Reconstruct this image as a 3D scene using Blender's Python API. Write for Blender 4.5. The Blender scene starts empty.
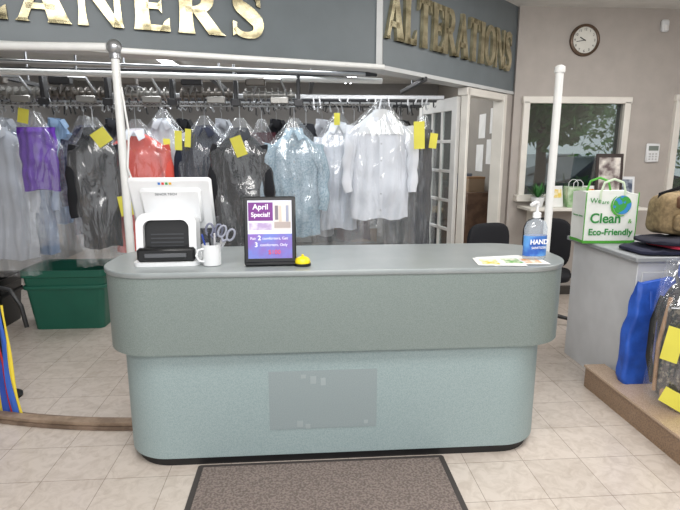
import bpy,bmesh,math,random
from mathutils import Vector,Matrix,noise,Euler
random.seed(3)
SC=bpy.context.scene; COL=SC.collection
SC.view_settings.view_transform='Standard'
pi=math.pi
def lin(c):
    o=[]
    for v in c[:3]:
        v=v/255.0
        o.append(v/12.92 if v<=.04045 else ((v+.055)/1.055)**2.4)
    return (o[0],o[1],o[2],1)
# ---------------------------------------------------------------- materials
def M(name,c,rough=.5,metal=0,c2=None,scale=20,bump=0,bscale=None,detail=4,ramp=(.4,.6),emit=0,spec=.5,trans=0,stretch=None):
    m=bpy.data.materials.new(name); m.use_nodes=True; nt=m.node_tree; b=nt.nodes['Principled BSDF']
    b.inputs['Base Color'].default_value=lin(c); b.inputs['Roughness'].default_value=rough
    b.inputs['Metallic'].default_value=metal; b.inputs['Specular IOR Level'].default_value=spec
    if trans: b.inputs['Transmission Weight'].default_value=trans
    tc=nt.nodes.new('ShaderNodeTexCoord'); src=tc.outputs['Object']
    if stretch:
        mp=nt.nodes.new('ShaderNodeMapping'); mp.inputs['Scale'].default_value=stretch; nt.links.new(src,mp.inputs['Vector']); src=mp.outputs['Vector']
    if c2 is None: c2=tuple(max(0,x*.95) for x in c); scale_=6; ramp_=(.3,.7)
    else: scale_=scale; ramp_=ramp
    n=nt.nodes.new('ShaderNodeTexNoise'); n.inputs['Scale'].default_value=scale_; n.inputs['Detail'].default_value=detail
    r=nt.nodes.new('ShaderNodeValToRGB'); r.color_ramp.elements[0].position=ramp_[0]; r.color_ramp.elements[1].position=ramp_[1]
    r.color_ramp.elements[0].color=lin(c); r.color_ramp.elements[1].color=lin(c2)
    nt.links.new(src,n.inputs['Vector']); nt.links.new(n.outputs['Fac'],r.inputs['Fac'])
    nt.links.new(r.outputs['Color'],b.inputs['Base Color'])
    if bump:
        n2=nt.nodes.new('ShaderNodeTexNoise'); n2.inputs['Scale'].default_value=bscale or 50; n2.inputs['Detail'].default_value=3
        bp=nt.nodes.new('ShaderNodeBump'); bp.inputs['Strength'].default_value=bump; bp.inputs['Distance'].default_value=.01
        nt.links.new(src,n2.inputs['Vector']); nt.links.new(n2.outputs['Fac'],bp.inputs['Height']); nt.links.new(bp.outputs['Normal'],b.inputs['Normal'])
    if emit:
        b.inputs['Emission Color'].default_value=lin(c); b.inputs['Emission Strength'].default_value=emit
    return m
def cover_mat(name,g_=.10,dd=.05,rough=.15,bd=.022):
    # thin clear film: mostly transmitted light plus a sheen of reflection
    m=bpy.data.materials.new(name); m.use_nodes=True; nt=m.node_tree; nt.nodes.clear()
    out=nt.nodes.new('ShaderNodeOutputMaterial'); tr=nt.nodes.new('ShaderNodeBsdfTransparent'); tr.inputs['Color'].default_value=(.91,.92,.93,1)
    gl=nt.nodes.new('ShaderNodeBsdfGlossy'); gl.inputs['Roughness'].default_value=rough; gl.inputs['Color'].default_value=(g_,g_,g_,1)
    df=nt.nodes.new('ShaderNodeBsdfDiffuse'); df.inputs['Color'].default_value=(.92,.95,.98,1)
    tc=nt.nodes.new('ShaderNodeTexCoord'); mp=nt.nodes.new('ShaderNodeMapping'); mp.inputs['Scale'].default_value=(9,9,3); mp.inputs['Rotation'].default_value=(0,.25,0)
    n=nt.nodes.new('ShaderNodeTexNoise'); n.inputs['Scale'].default_value=1.0; n.inputs['Detail'].default_value=2; n.inputs['Distortion'].default_value=1.2
    nt.links.new(tc.outputs['Object'],mp.inputs['Vector']); nt.links.new(mp.outputs['Vector'],n.inputs['Vector'])
    bp=nt.nodes.new('ShaderNodeBump'); bp.inputs['Strength'].default_value=1; bp.inputs['Distance'].default_value=bd
    nt.links.new(n.outputs['Fac'],bp.inputs['Height']); nt.links.new(bp.outputs['Normal'],gl.inputs['Normal'])
    m2=nt.nodes.new('ShaderNodeMixShader'); m2.inputs['Fac'].default_value=dd
    ad=nt.nodes.new('ShaderNodeAddShader')
    nt.links.new(tr.outputs[0],ad.inputs[0]); nt.links.new(gl.outputs[0],ad.inputs[1])
    nt.links.new(ad.outputs[0],m2.inputs[1]); nt.links.new(df.outputs[0],m2.inputs[2])
    nt.links.new(m2.outputs[0],out.inputs['Surface'])
    return m
def glass_mat(name,tint=(.95,.97,.97),refl=.12,df=0):
    m=bpy.data.materials.new(name); m.use_nodes=True; nt=m.node_tree; nt.nodes.clear()
    out=nt.nodes.new('ShaderNodeOutputMaterial'); tr=nt.nodes.new('ShaderNodeBsdfTransparent'); tr.inputs['Color'].default_value=tint+(1,)
    gl=nt.nodes.new('ShaderNodeBsdfGlossy'); gl.inputs['Roughness'].default_value=.03
    mx=nt.nodes.new('ShaderNodeMixShader'); mx.inputs['Fac'].default_value=refl
    nt.links.new(tr.outputs[0],mx.inputs[1]); nt.links.new(gl.outputs[0],mx.inputs[2]); last=mx
    if df:
        d=nt.nodes.new('ShaderNodeBsdfDiffuse'); d.inputs['Color'].default_value=(.8,.86,.92,1); m2=nt.nodes.new('ShaderNodeMixShader'); m2.inputs['Fac'].default_value=df
        nt.links.new(mx.outputs[0],m2.inputs[1]); nt.links.new(d.outputs[0],m2.inputs[2]); last=m2
    nt.links.new(last.outputs[0],out.inputs['Surface'])
    return m
# ---------------------------------------------------------------- geometry
class Geo:
    def __init__(s): s.v=[]; s.f=[]
    def add(s,vs,fs,mt=None):
        o=len(s.v)
        for p in vs:
            p=Vector(p); s.v.append(tuple(mt@p) if mt else tuple(p))
        for f in fs: s.f.append([i+o for i in f])
        return s
    def box(s,c,d,bev=0,rot=(0,0,0),seg=1):
        bm=bmesh.new(); bmesh.ops.create_cube(bm,size=1); bmesh.ops.scale(bm,vec=d,verts=bm.verts)
        if bev: bmesh.ops.bevel(bm,geom=bm.edges[:],offset=min(bev,min(d)*.49),segments=seg,affect='EDGES',profile=.5)
        bm.verts.index_update()
        mt=Matrix.Translation(c)@Euler(rot).to_matrix().to_4x4()
        s.add([v.co.copy() for v in bm.verts],[[v.index for v in f.verts] for f in bm.faces],mt); bm.free(); return s
    def rings(s,R,cap0=True,cap1=True,closed=False,mt=None):
        n=len(R[0]); vs=[p for r in R for p in r]; fs=[]
        m=len(R); rng=m if closed else m-1
        for i in range(rng):
            a=i*n; b=((i+1)%m)*n
            for j in range(n):
                k=(j+1)%n; fs.append([a+j,a+k,b+k,b+j])
        if not closed:
            if cap0: fs.append(list(range(n))[::-1])
            if cap1: fs.append([(m-1)*n+j for j in range(n)])
        return s.add(vs,fs,mt)
    def tube(s,pts,r,n=10,closed=False,fx=1,fy=1,mt=None,up=None):
        n=max(n,10) if n>=8 else n
        P=[Vector(p) for p in pts]; m=len(P); R=[]
        prev=None
        for i,p in enumerate(P):
            if closed: t=P[(i+1)%m]-P[i-1]
            else: t=P[min(i+1,m-1)]-P[max(i-1,0)]
            t.normalize()
            if prev is None:
                ref=Vector(up) if up else (Vector((0,0,1)) if abs(t.z)<.9 else Vector((0,1,0)))
                a=t.cross(ref).normalized()
            else:
                a=(prev-t*prev.dot(t)).normalized()
            prev=a; b=a.cross(t)
            rr=r[i] if isinstance(r,(list,tuple)) else r
            R.append([p+a*math.cos(2*pi*j/n)*rr*fx+b*math.sin(2*pi*j/n)*rr*fy for j in range(n)])
        return s.rings(R,closed=closed,mt=mt)
    def lathe(s,prof,n=24,c=(0,0,0),mt=None,cap=True):
        R=[[Vector((c[0]+r*math.cos(2*pi*j/n),c[1]+r*math.sin(2*pi*j/n),c[2]+z)) for j in range(n)] for r,z in prof]
        return s.rings(R,cap,cap,mt=mt)
    def prism(s,pts,z0,z1,mt=None):
        n=len(pts); vs=[(x,y,z0) for x,y in pts]+[(x,y,z1) for x,y in pts]
        fs=[list(range(n))[::-1],list(range(n,2*n))]+[[i,(i+1)%n,n+(i+1)%n,n+i] for i in range(n)]
        return s.add(vs,fs,mt)
    def ribbon(s,pts,d,closed=False,mt=None):
        m=len(pts); L=[];Rr=[]
        for i in range(m):
            a=pts[(i-1)%m] if closed else pts[max(i-1,0)]; b=pts[(i+1)%m] if closed else pts[min(i+1,m-1)]
            t=Vector((b[0]-a[0],b[1]-a[1])).normalized(); nn=Vector((-t.y,t.x)); p=Vector(pts[i][:2]); w=pts[i][2]/2
            L.append(p+nn*w); Rr.append(p-nn*w)
        R=[[ (Rr[i].x,Rr[i].y,0),(L[i].x,L[i].y,0),(L[i].x,L[i].y,d),(Rr[i].x,Rr[i].y,d)] for i in range(m)]
        return s.rings([[Vector(q) for q in r] for r in R],closed=closed,mt=mt)
    def pillow(s,c,d,p=.5,amp=0,fr=6,n=28,m=14,seed=0,mt=None):
        R=[]
        sg=lambda v,e: math.copysign(abs(v)**e,v)
        for i in range(m+1):
            ph=-pi/2+pi*i/m
            ph=max(-pi/2+.06,min(pi/2-.06,ph)); row=[]
            for j in range(n):
                th=2*pi*j/n
                q=Vector((sg(math.cos(ph),p)*sg(math.cos(th),p)*d[0]/2,sg(math.cos(ph),p)*sg(math.sin(th),p)*d[1]/2,sg(math.sin(ph),p)*d[2]/2))
                if amp:
                    k=noise.noise(q*fr+Vector((seed,seed*1.7,0)))
                    q=q+q.normalized()*amp*k
                row.append(q+Vector(c))
            R.append(row)
        return s.rings(R,mt=mt)
    def obj(s,name,mat,parent=None,loc=(0,0,0),rot=(0,0,0),ang=38,label=None):
        me=bpy.data.meshes.new(name); me.from_pydata(s.v,[],s.f); me.update()
        bm=bmesh.new(); bm.from_mesh(me)
        bmesh.ops.recalc_face_normals(bm,faces=bm.faces)
        for f in bm.faces: f.smooth=True
        A=math.radians(ang)
        for e in bm.edges:
            if len(e.link_faces)!=2 or e.calc_face_angle(0)>A: e.smooth=False
        bm.to_mesh(me); bm.free()
        me.materials.append(mat)
        o=bpy.data.objects.new(name,me); COL.objects.link(o); o.location=loc; o.rotation_euler=rot
        if parent: o.parent=parent
        if label: o['label']=label
        return o
def top(o,label,cat,group=None):
    o['label']=label; o['category']=cat
    if group: o['group']=group
    return o
def thing(name,label,cat,loc=(0,0,0),rot=(0,0,0),group=None):
    o=bpy.data.objects.new(name,None); o.empty_display_size=.1; COL.objects.link(o); o.location=loc; o.rotation_euler=rot
    return top(o,label,cat,group)
def struct(o,label=None):
    o['kind']='structure'
    if label: o['label']=label
    return o
def bx(name,c,d,mat,parent=None,bev=.004,rot=(0,0,0),label=None):
    return Geo().box((0,0,0),d,bev).obj(name,mat,parent,c,rot,label=label)
def text(s,size,mat,parent,loc,rot=(pi/2,0,0),ext=.0006,off=0,align='CENTER',name='lettering',sx=1):
    cu=bpy.data.curves.new('t','FONT'); cu.body=s; cu.size=size; cu.extrude=ext; cu.offset=off; cu.align_x=align; cu.align_y='CENTER'
    t=bpy.data.objects.new('t',cu); COL.objects.link(t); bpy.context.view_layer.update()
    me=bpy.data.meshes.new_from_object(t.evaluated_get(bpy.context.evaluated_depsgraph_get()))
    bpy.data.objects.remove(t); me.materials.clear(); me.materials.append(mat); me.name=name
    o=bpy.data.objects.new(name,me); COL.objects.link(o); o.location=loc; o.rotation_euler=rot; o.scale=(sx,1,1)
    if parent: o.parent=parent
    return o
def rrect(x0,x1,y0,y1,r,n=10):
    P=[]
    for cx,cy,a in ((x1-r,y1-r,0),(x0+r,y1-r,90),(x0+r,y0+r,180),(x1-r,y0+r,270)):
        for i in range(n+1):
            t=math.radians(a+90*i/n); P.append((cx+r*math.cos(t),cy+r*math.sin(t)))
    return P
# ---------------------------------------------------------------- palette
white_p=M('white_plastic',(230,232,234),.35); black_p=M('black_plastic',(22,23,25),.35)
dark_metal=M('dark_metal',(56,56,58),.4,.4); steel=M('brushed_steel',(180,182,185),.3,.8)
white_paint=M('white_painted_metal',(230,231,229),.35)
cream=M('cream_painted_wood',(230,226,218),.5)
yellow_paper=M('yellow_paper',(234,226,90),.7); white_paper=M('white_paper',(236,236,234),.7)
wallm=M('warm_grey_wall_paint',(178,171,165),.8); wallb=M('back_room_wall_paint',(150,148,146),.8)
ceilm=M('ceiling_paint',(225,225,222),.9)
bulk=M('slate_grey_panel',(108,116,120),.5)
cover=cover_mat('clear_garment_plastic'); glass=glass_mat('window_glass',(.62,.68,.68),.14)
def floor_mat():
    m=bpy.data.materials.new('marbled_floor_tile'); m.use_nodes=True; nt=m.node_tree; b=nt.nodes['Principled BSDF']
    tc=nt.nodes.new('ShaderNodeTexCoord'); mp=nt.nodes.new('ShaderNodeMapping'); mp.inputs['Location'].default_value=(.08,.05,0)
    br=nt.nodes.new('ShaderNodeTexBrick'); br.offset=0; br.inputs['Scale'].default_value=1
    br.inputs['Brick Width'].default_value=.305; br.inputs['Row Height'].default_value=.305; br.inputs['Mortar Size'].default_value=.0022
    br.inputs['Mortar Smooth'].default_value=.4
    br.inputs['Color1'].default_value=lin((210,199,189)); br.inputs['Color2'].default_value=lin((203,192,182)); br.inputs['Mortar'].default_value=lin((158,147,137))
    nt.links.new(tc.outputs['Object'],mp.inputs['Vector']); nt.links.new(mp.outputs['Vector'],br.inputs['Vector'])
    n=nt.nodes.new('ShaderNodeTexNoise'); n.inputs['Scale'].default_value=13; n.inputs['Detail'].default_value=8; n.inputs['Distortion'].default_value=1.2; n.inputs['Roughness'].default_value=.65
    r=nt.nodes.new('ShaderNodeValToRGB'); r.color_ramp.elements[0].position=.35; r.color_ramp.elements[0].color=(.84,.82,.80,1)
    r.color_ramp.elements[1].position=.58; r.color_ramp.elements[1].color=(1,1,1,1)
    mx=nt.nodes.new('ShaderNodeMix'); mx.data_type='RGBA'; mx.blend_type='MULTIPLY'; mx.inputs[0].default_value=1
    nt.links.new(tc.outputs['Object'],n.inputs['Vector']); nt.links.new(n.outputs['Fac'],r.inputs['Fac'])
    nt.links.new(br.outputs['Color'],mx.inputs[6]); nt.links.new(r.outputs['Color'],mx.inputs[7]); nt.links.new(mx.outputs[2],b.inputs['Base Color'])
    b.inputs['Roughness'].default_value=.24
    return m
# ---------------------------------------------------------------- bulkhead lines
A0=Vector((-1.72,3.2)); B0=Vector((.575,3.9)); C0=Vector((2.25,5.56))
dl=(B0-A0).normalized(); Lft=A0-dl*1.9; nl=Vector((-dl.y,dl.x)); dr=(C0-B0).normalized(); nr=Vector((-dr.y,dr.x))
mid=(nl+nr).normalized()*.15
# ---------------------------------------------------------------- room shell
struct(Geo().box((.5,4,-.05),(9,12,.1)).obj('floor',floor_mat()),'marbled beige floor tiles')
struct(Geo().box((.5,2.0,3.08),(9,7.1,.1)).obj('ceiling',ceilm))
bi=[Lft+nl*.15,B0+mid*1.05,C0+nr*.13,Vector((2.3,5.8)),Vector((2.3,9)),Vector((-3.55,9))]
struct(Geo().prism([tuple(p) for p in bi],2.69,2.74).obj('ceiling.001',ceilm,label='lower back room ceiling'))
def wall(name,x0,x1,z0,z1,holes,th,mat,loc,rotz=0):
    g=Geo(); xs=sorted({x0,x1}|{h[0] for h in holes}|{h[1] for h in holes}); zs=sorted({z0,z1}|{h[2] for h in holes}|{h[3] for h in holes})
    for i in range(len(xs)-1):
        for k in range(len(zs)-1):
            cx=(xs[i]+xs[i+1])/2; cz=(zs[k]+zs[k+1])/2
            if any(h[0]<cx<h[1] and h[2]<cz<h[3] for h in holes): continue
            g.box((cx,th/2,cz),(xs[i+1]-xs[i],th,zs[k+1]-zs[k]))
    return struct(g.obj(name,mat,None,loc,(0,0,rotz)))
WY=5.5
wall('wall_back',2.23,4.75,0,3.03,[(2.38,3.43,1.12,2.09),(4.05,4.6,1.05,2.12)],.12,wallm,(0,WY,0))
wall('wall_right',0,7.2,0,3.03,[],.1,wallm,(4.75,-1.5,0),pi/2)
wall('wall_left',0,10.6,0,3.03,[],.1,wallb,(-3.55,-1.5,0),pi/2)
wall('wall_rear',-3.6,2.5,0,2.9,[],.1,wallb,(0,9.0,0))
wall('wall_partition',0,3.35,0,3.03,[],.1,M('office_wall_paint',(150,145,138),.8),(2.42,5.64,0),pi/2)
def window(n,x0,x1,z0,z1,mull=None):
    g=Geo(); t=.07
    g.box(((x0+x1)/2,0,z1+t/2-.01),(x1-x0+2*t,.05,t),.006); g.box(((x0+x1)/2,-.02,z0-t/2+.01),(x1-x0+2*t+.04,.10,t),.006)
    g.box((x0-t/2+.01,0,(z0+z1)/2),(t,.05,z1-z0+.02),.006); g.box((x1+t/2-.01,0,(z0+z1)/2),(t,.05,z1-z0+.02),.006)
    o=struct(g.obj('window_%d'%n,cream,None,(0,WY-.02,0)),'cream painted window frame')
    Geo().box(((x0+x1)/2,.07,(z0+z1)/2),(x1-x0,.006,z1-z0)).obj('window_pane',glass,o)
window(1,2.38,3.43,1.12,2.09); window(2,4.05,4.6,1.05,2.12)
struct(bx('baseboard_back',(3.49,WY-.012,.05),(2.5,.02,.1),M('dark_vinyl_base',(70,66,62),.6)))
P=[Lft,B0,C0,C0+nr*.12,B0+mid,Lft+nl*.14]
struct(Geo().prism([tuple(p) for p in P],2.2,3.03).obj('trim_1',bulk),'slate grey signboard bulkhead')
P2=[Lft-nl*.012,B0-mid*.08,C0-nr*.012,C0+nr*.12,B0+mid,Lft+nl*.14]
pt0=M('pale_trim',(200,202,202),.5)
struct(Geo().prism([tuple(p) for p in P2],2.17,2.2).obj('trim_2',pt0),'pale trim strip under signboard')
cq=[B0-dl*.035-nl*.006,B0-mid.normalized()*.02,B0+dr*.02-nr*.006,B0+mid*.2]
struct(Geo().prism([tuple(p) for p in cq],2.2,3.03).obj('trim_3',pt0),'pale vertical corner strip between signboard panels')
ar=math.atan2(dr.y,dr.x)
def onR(m,off=0,z=0):
    p=B0+dr*m+nr*off; return (p.x,p.y,z)
Ltot=(C0-B0).length
g=Geo().box((0,0,1.085),(Ltot-2.17,.12,2.17)); struct(g.obj('wall_angled',wallm,None,onR((Ltot+2.17)/2,.06),(0,0,ar)))
g=Geo()
g.box((1.37,.035,1.08),(.045,.07,2.16),.005); g.box((2.14,.05,1.08),(.07,.12,2.16),.005)
g.box((1.75,.05,2.13),(.84,.10,.07),.005)
struct(g.obj('door_1',cream,None,(B0.x,B0.y,0),(0,0,ar)),'white painted door frame')
# french door leaf
dp=onR(1.37,.105)
fd=bpy.data.objects.new('door_2',None); COL.objects.link(fd); fd.location=(dp[0],dp[1],0.01); fd.rotation_euler=(0,0,math.radians(101)); struct(fd,'open white glazed door with small panes')
g=Geo(); W=.86;H=2.08; dw=M('door_white',(240,238,234),.45)
g.box((.05,0,H/2),(.1,.04,H),.004); g.box((W-.05,0,H/2),(.1,.04,H),.004); g.box((W/2,0,H-.06),(W-.18,.04,.12),.004); g.box((W/2,0,.12),(W-.18,.04,.24),.004)
g.obj('door_frame',dw,fd)
g=Geo()
for i in range(1,3): g.box((.1+.66*i/3,0,1.09),(.03,.03,1.74),.003)
for i in range(1,6): g.box((W/2,0,.24+1.72*i/6),(.68,.03,.03),.003)
g.obj('muntin_grid',dw,fd); Geo().box((W/2,0,1.09),(.68,.006,1.74)).obj('door_glass',glass_mat('door_pane_glass',(.72,.76,.76),.1,df=.04),fd)
g=Geo(); g.tube([(W-.05,-.02,1.0),(W-.05,-.06,1.0),(W-.15,-.06,1.0)],.009).lathe([(.025,0),(.025,.008)],16,mt=Matrix.Translation((W-.05,-.02,1.0))@Matrix.Rotation(pi/2,4,'X')); g.obj('door_handle',steel,fd)
# ---------------------------------------------------------------- sign letters
def chaikin(p,closed=False,k=2):
    for _ in range(k):
        q=[]; n=len(p)
        if not closed: q.append(p[0])
        for i in range(n if closed else n-1):
            a=Vector(p[i]);b=Vector(p[(i+1)%n]); q+= [tuple(a*.75+b*.25),tuple(a*.25+b*.75)]
        if not closed: q.append(p[-1])
        p=q
    return p
def letter_geo(ch,d=.14):
    g=Geo(); R=lambda x0,y0,x1,y1: g.prism([(x0,y0),(x1,y0),(x1,y1),(x0,y1)],0,d); Q=lambda *p: g.prism(list(p),0,d)
    def stem(x0,x1,f=.045,h0=0,h1=1):   # flared stem, waisted like a classical capital
        n=8; L=[(x0-f*abs(2*t/n-1)**3,h0+(h1-h0)*t/n) for t in range(n+1)]; Rr=[(x1+f*abs(2*t/n-1)**3,h0+(h1-h0)*t/n) for t in range(n+1)]
        for i in range(n): g.prism([L[i],Rr[i],Rr[i+1],L[i+1]],0,d)
    if ch=='E':
        stem(.07,.35); R(.2,.88,.72,1); R(.2,0,.76,.12); Q((.62,.80),(.72,.72),(.74,1),(.55,1)); Q((.55,0),(.78,0),(.77,.28),(.66,.2)); R(.3,.44,.6,.56); Q((.5,.5),(.62,.36),(.62,.64),(.5,.5))
    elif ch=='L':
        stem(.07,.35); R(.2,0,.74,.12); Q((.52,0),(.76,0),(.76,.32),(.64,.2))
    elif ch=='T':
        stem(.27,.56); R(.04,.88,.80,1); Q((.0,.72),(.09,.78),(.2,1),(.02,1)); Q((.75,.78),(.84,.72),(.82,1),(.64,1))
    elif ch=='I':
        stem(.07,.35,.05)
    elif ch=='A':
        Q((.02,0),(.19,0),(.55,.84),(.46,1)); Q((.38,1),(.58,1),(1.0,0),(.6,0)); R(.2,.24,.74,.35); Q((-.02,0),(.24,0),(.2,.06),(.05,.06)); Q((.57,0),(1.02,0),(.97,.06),(.6,.06))
    elif ch=='N':
        stem(.09,.22,.04); stem(.78,.91,.04); Q((.0,1),(.34,1),(.91,.0),(.74,0))
    elif ch=='R':
        stem(.07,.35)
        g.ribbon(chaikin([(.2,.94,.12),(.48,.94,.13),(.67,.88,.22),(.7,.73,.3),(.63,.57,.22),(.44,.5,.13),(.2,.5,.12)]),d)
        Q((.32,.5),(.62,.52),(1.04,0),(.7,0)); Q((.68,.04),(.72,0),(1.08,0),(.98,.07))
    elif ch=='O':
        P=[]
        for i in range(32):
            a=2*pi*i/32; P.append((.5+.36*math.cos(a),.5+.435*math.sin(a),.13+.19*abs(math.cos(a))**1.5))
        g.ribbon(P,d,closed=True)
    elif ch=='S':
        g.ribbon(chaikin([(.66,.80,.11),(.56,.93,.13),(.36,.95,.14),(.17,.88,.2),(.17,.69,.27),(.36,.57,.31),(.55,.43,.31),(.65,.3,.27),(.61,.11,.2),(.42,.045,.14),(.2,.07,.13),(.08,.2,.10)]),d)
        Q((.60,.70),(.70,.66),(.68,.98),(.60,.92)); Q((.04,.02),(.13,.08),(.14,.32),(.04,.35))
    return g
lmA=M('letter_metal_darkened',(108,101,78),.26,.85,c2=(186,177,146),scale=1,stretch=(6,10,5),ramp=(.38,.62))  # darkened copy of the letter metal, colour offsets its bright reflections
lmB=M('letter_metal_lightened',(160,151,120),.26,.8,c2=(226,217,184),scale=1,stretch=(6,10,5),ramp=(.38,.62))  # lightened copy of the same metal, brightness put into the colour
def place_letter(ch,base,d,n,m,z,h,w,grp,lm):
    g=letter_geo(ch); ang=math.atan2(d.y,d.x); xs=[v[0] for v in g.v]; s=w/1.0; cx=(min(xs)+max(xs))/2
    g.v=[((v[0]-cx)*s,v[1]*h,v[2]*.2) for v in g.v]
    p=base+d*m-n*.003
    o=g.obj('sign_letter',lm,None,(p.x,p.y,z),(pi/2,0,ang),ang=25)
    top(o,'raised champagne metal letter %s on slate grey signboard'%ch,'sign letter',grp)
for ch,m in zip('EANERS',(.005,.285,.575,.865,1.16,1.45)): place_letter(ch,A0,dl,nl,m,2.31,.28,.275,'metal letters reading cleaners',lmA)
m=.035
for ch in 'ALTERATIONS':
    w={'I':.11,'S':.18,'E':.19,'L':.19}.get(ch,.215); place_letter(ch,B0,dr,nr,m+w/2,2.385,.36,.225,'metal letters reading alterations',lmB); m+=w-.003
# ---------------------------------------------------------------- service counter
ct=thing('service_counter','long grey-green laminate service counter with rounded ends','counter',(.195,2.75,0))
lamU=M('grey_green_speckled_laminate',(131,142,139),.4,c2=(115,127,124),scale=260,detail=2,ramp=(.42,.6))
lamB=M('grey_blue_speckled_laminate',(157,174,175),.5,c2=(141,159,161),scale=260,detail=2,ramp=(.42,.6))
lamT=M('smooth_grey_laminate',(146,152,153),.28,c2=(140,147,148),scale=8)
Geo().prism(rrect(-1.10,1.07,-.27,.27,.22),0,.06).obj('toe_kick',M('black_toe_kick',(26,26,28),.4),ct)
Geo().prism(rrect(-1.13,1.10,-.29,.29,.24,14),.05,.63).obj('base_panel',lamB,ct)
Geo().prism(rrect(-1.185,1.185,-.33,.33,.26,16),.625,1.012).obj('upper_band',lamU,ct)
g=Geo(); bmx=rrect(-1.192,1.192,-.337,.337,.265,16)
g.rings([[Vector((x*k,y*(1-(1-k)*3),z)) for x,y in bmx] for k,z in ((.998,1.012),(1,1.016),(1,1.034),(.997,1.038))]); g.obj('counter_top',lamT,ct)
Geo().box((-.10,-.2908,.352),(.55,.003,.32)).obj('cover_panel',M('grey_cover_panel',(148,160,162),.6,c2=(136,149,151),scale=260,detail=2,ramp=(.42,.6)),ct,label='plain grey rectangular panel on counter front')
tp=M('tape_residue',(162,173,175),.6)
for x,z,w,h in ((-.10,.22,.03,.035),(-.06,.205,.025,.025),(-.03,.46,.03,.04),(.02,.45,.025,.04),(-.08,.48,.025,.02),(.24,.22,.02,.02)):
    Geo().box((x-.12,-.2928,z),(w,.001,h)).obj('tape_piece',tp,ct)
# ---------------------------------------------------------------- mat
dm=thing('door_mat','brown speckled carpet mat with dark rubber edge','mat',(.09,1.73,0))
Geo().prism(rrect(-.64,.64,-.73,.73,.015,3),0.001,.008).obj('rubber_edge',M('rubber_edge',(66,61,59),.7),dm)
Geo().box((0,0,.008),(1.225,1.41,.01),.003).obj('carpet_surface',M('carpet_pile',(146,133,126),.95,c2=(112,101,96),scale=90,bump=1,bscale=150,ramp=(.42,.58)),dm)
# ---------------------------------------------------------------- pipe frame posts
pf=thing('pipe_rail_frame','white painted pipe post with ball joint and rails','pipe rail',(-1.035,3.17,0))
Geo().lathe([(.05,0),(.05,.01),(.025,.012),(.023,2.12)],20).obj('post',white_paint,pf)
Geo().lathe([(.022,0),(.03,.005),(.03,.03),(.022,.035)],20,(0,0,2.10)).pillow((0,0,2.165),(.085,.085,.085),1).obj('ball_joint',steel,pf)
Geo().tube([(-.04,0,2.165),(-2.2,-.02,2.165)],.023,14).obj('side_rail',white_paint,pf)
Geo().tube([(.03,.01,2.15),(1.6,.49,2.15)],.017,12).obj('long_rail',white_paint,pf)
Geo().tube([(.024,-.01,1.95),(.05,-.02,1.7),(.03,-.03,1.5),(.09,-.05,1.3),(.12,-.06,1.05)],.006,8).obj('power_cable',white_paint,pf)
pp=thing('white_post','white painted metal post clamped behind the counter','post',(1.555,3.17,0))
Geo().lathe([(.026,.66),(.026,.68),(.024,.69),(.024,2.06)],20).obj('post',white_paint,pp)
Geo().lathe([(.03,0),(.032,.01),(.03,.035),(.012,.045)],20,(0,0,2.055)).obj('post_cap',white_paint,pp)
for z in (.72,.96): Geo().tube([(0,0,z),(-.14,-.03,z),(-.22,-.16,z)],.014,8).obj('clamp_arm',white_paint,pp)
# ---------------------------------------------------------------- conveyor
cv=thing('garment_conveyor','dark metal overhead garment conveyor with rails','conveyor',(-.6,4.8,0))
rails=(4.45,4.7,4.95,5.3); rc=random.Random(12)
for k,y in enumerate(rails):
    Geo().box((-.2,y-4.8,2.03),(4.0,.025,.035),.004).obj('rail',steel if k in (0,2) else dark_metal,cv)
    g=Geo(); x=-2.1
    while x<1.8:
        l=rc.uniform(.03,.10)
        g.box((x,y-4.8-.02,2.03-l/2),(.012,.006,l),rot=(0,rc.uniform(-.3,.3),0)); g.tube([(x,y-4.8-.02,2.03-l),(x+.012,y-4.8-.03,2.02-l),(x+.02,y-4.8-.03,2.04-l)],.003,5); x+=rc.choice((.04,.05,.07,.11,.16))
    o=g.obj('slot_carrier',steel if k%2==0 else dark_metal,cv); o['kind']='stuff'
for x in (-1.7,-.9,-.1,.7,1.6):
    Geo().box((x,0,2.16),(.035,1.0,.035),.004).obj('cross_bar',dark_metal,cv)
    Geo().tube([(x,.0,2.16),(x,.0,2.69)],.01,8).obj('drop_rod',steel,cv)
mp_=M('motor_paint',(104,98,92),.4,.4); mp2=M('aged_bracket_steel',(150,148,144),.35,.6)
for i,x in enumerate((-1.55,-1.08,-.60,-.12,.36)):
    y0=-.56
    g=Geo().tube([(x-.20,y0,2.02),(x+.20,y0,2.02)],.024,12)
    for q in range(8): g.lathe([(.05,-.006),(.05,.006)],14,mt=Matrix.Translation((x-.18+.05*q,y0,2.02))@Matrix.Rotation(pi/2,4,'Y'))
    g.obj('drive_screw',mp_ if i%2 else mp2,cv)
    Geo().box((x+.225,y0,2.06),(.03,.08,.24),.005).box((x+.225,y0-.03,1.96),(.07,.03,.05),.004).obj('end_bracket',dark_metal,cv)
    Geo().box((x-.10,y0-.04,2.11),(.15,.08,.06),.008).obj('gear_housing',dark_metal if i%2 else mp_,cv)
    Geo().box((x+.08,y0-.06,1.975),(.14,.04,.05),.006).obj('clutch_plate',mp2,cv)
    Geo().tube([(x-.14,y0,1.99),(x-.07,y0-.07,2.13),(x+.09,y0-.07,2.13),(x+.15,y0,1.99)],.010,8).obj('guide_rod',steel,cv)
    Geo().tube([(x-.2,y0-.05,1.93),(x+.2,y0-.05,1.93)],.006,6).obj('catch_wire',steel,cv)
Geo().box((-.4,-.56,2.185),(3.2,.04,.04),.004).obj('support_channel',dark_metal,cv)
g=Geo(); x=-2.0
while x<1.2: g.tube([(x+.014*math.cos(a),-.50,1.955+.007*math.sin(a)) for a in [2*pi*q/8 for q in range(8)]],.0035,5,closed=True); x+=.034
o=g.obj('chain_track',mp2,cv); o['kind']='stuff'
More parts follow.
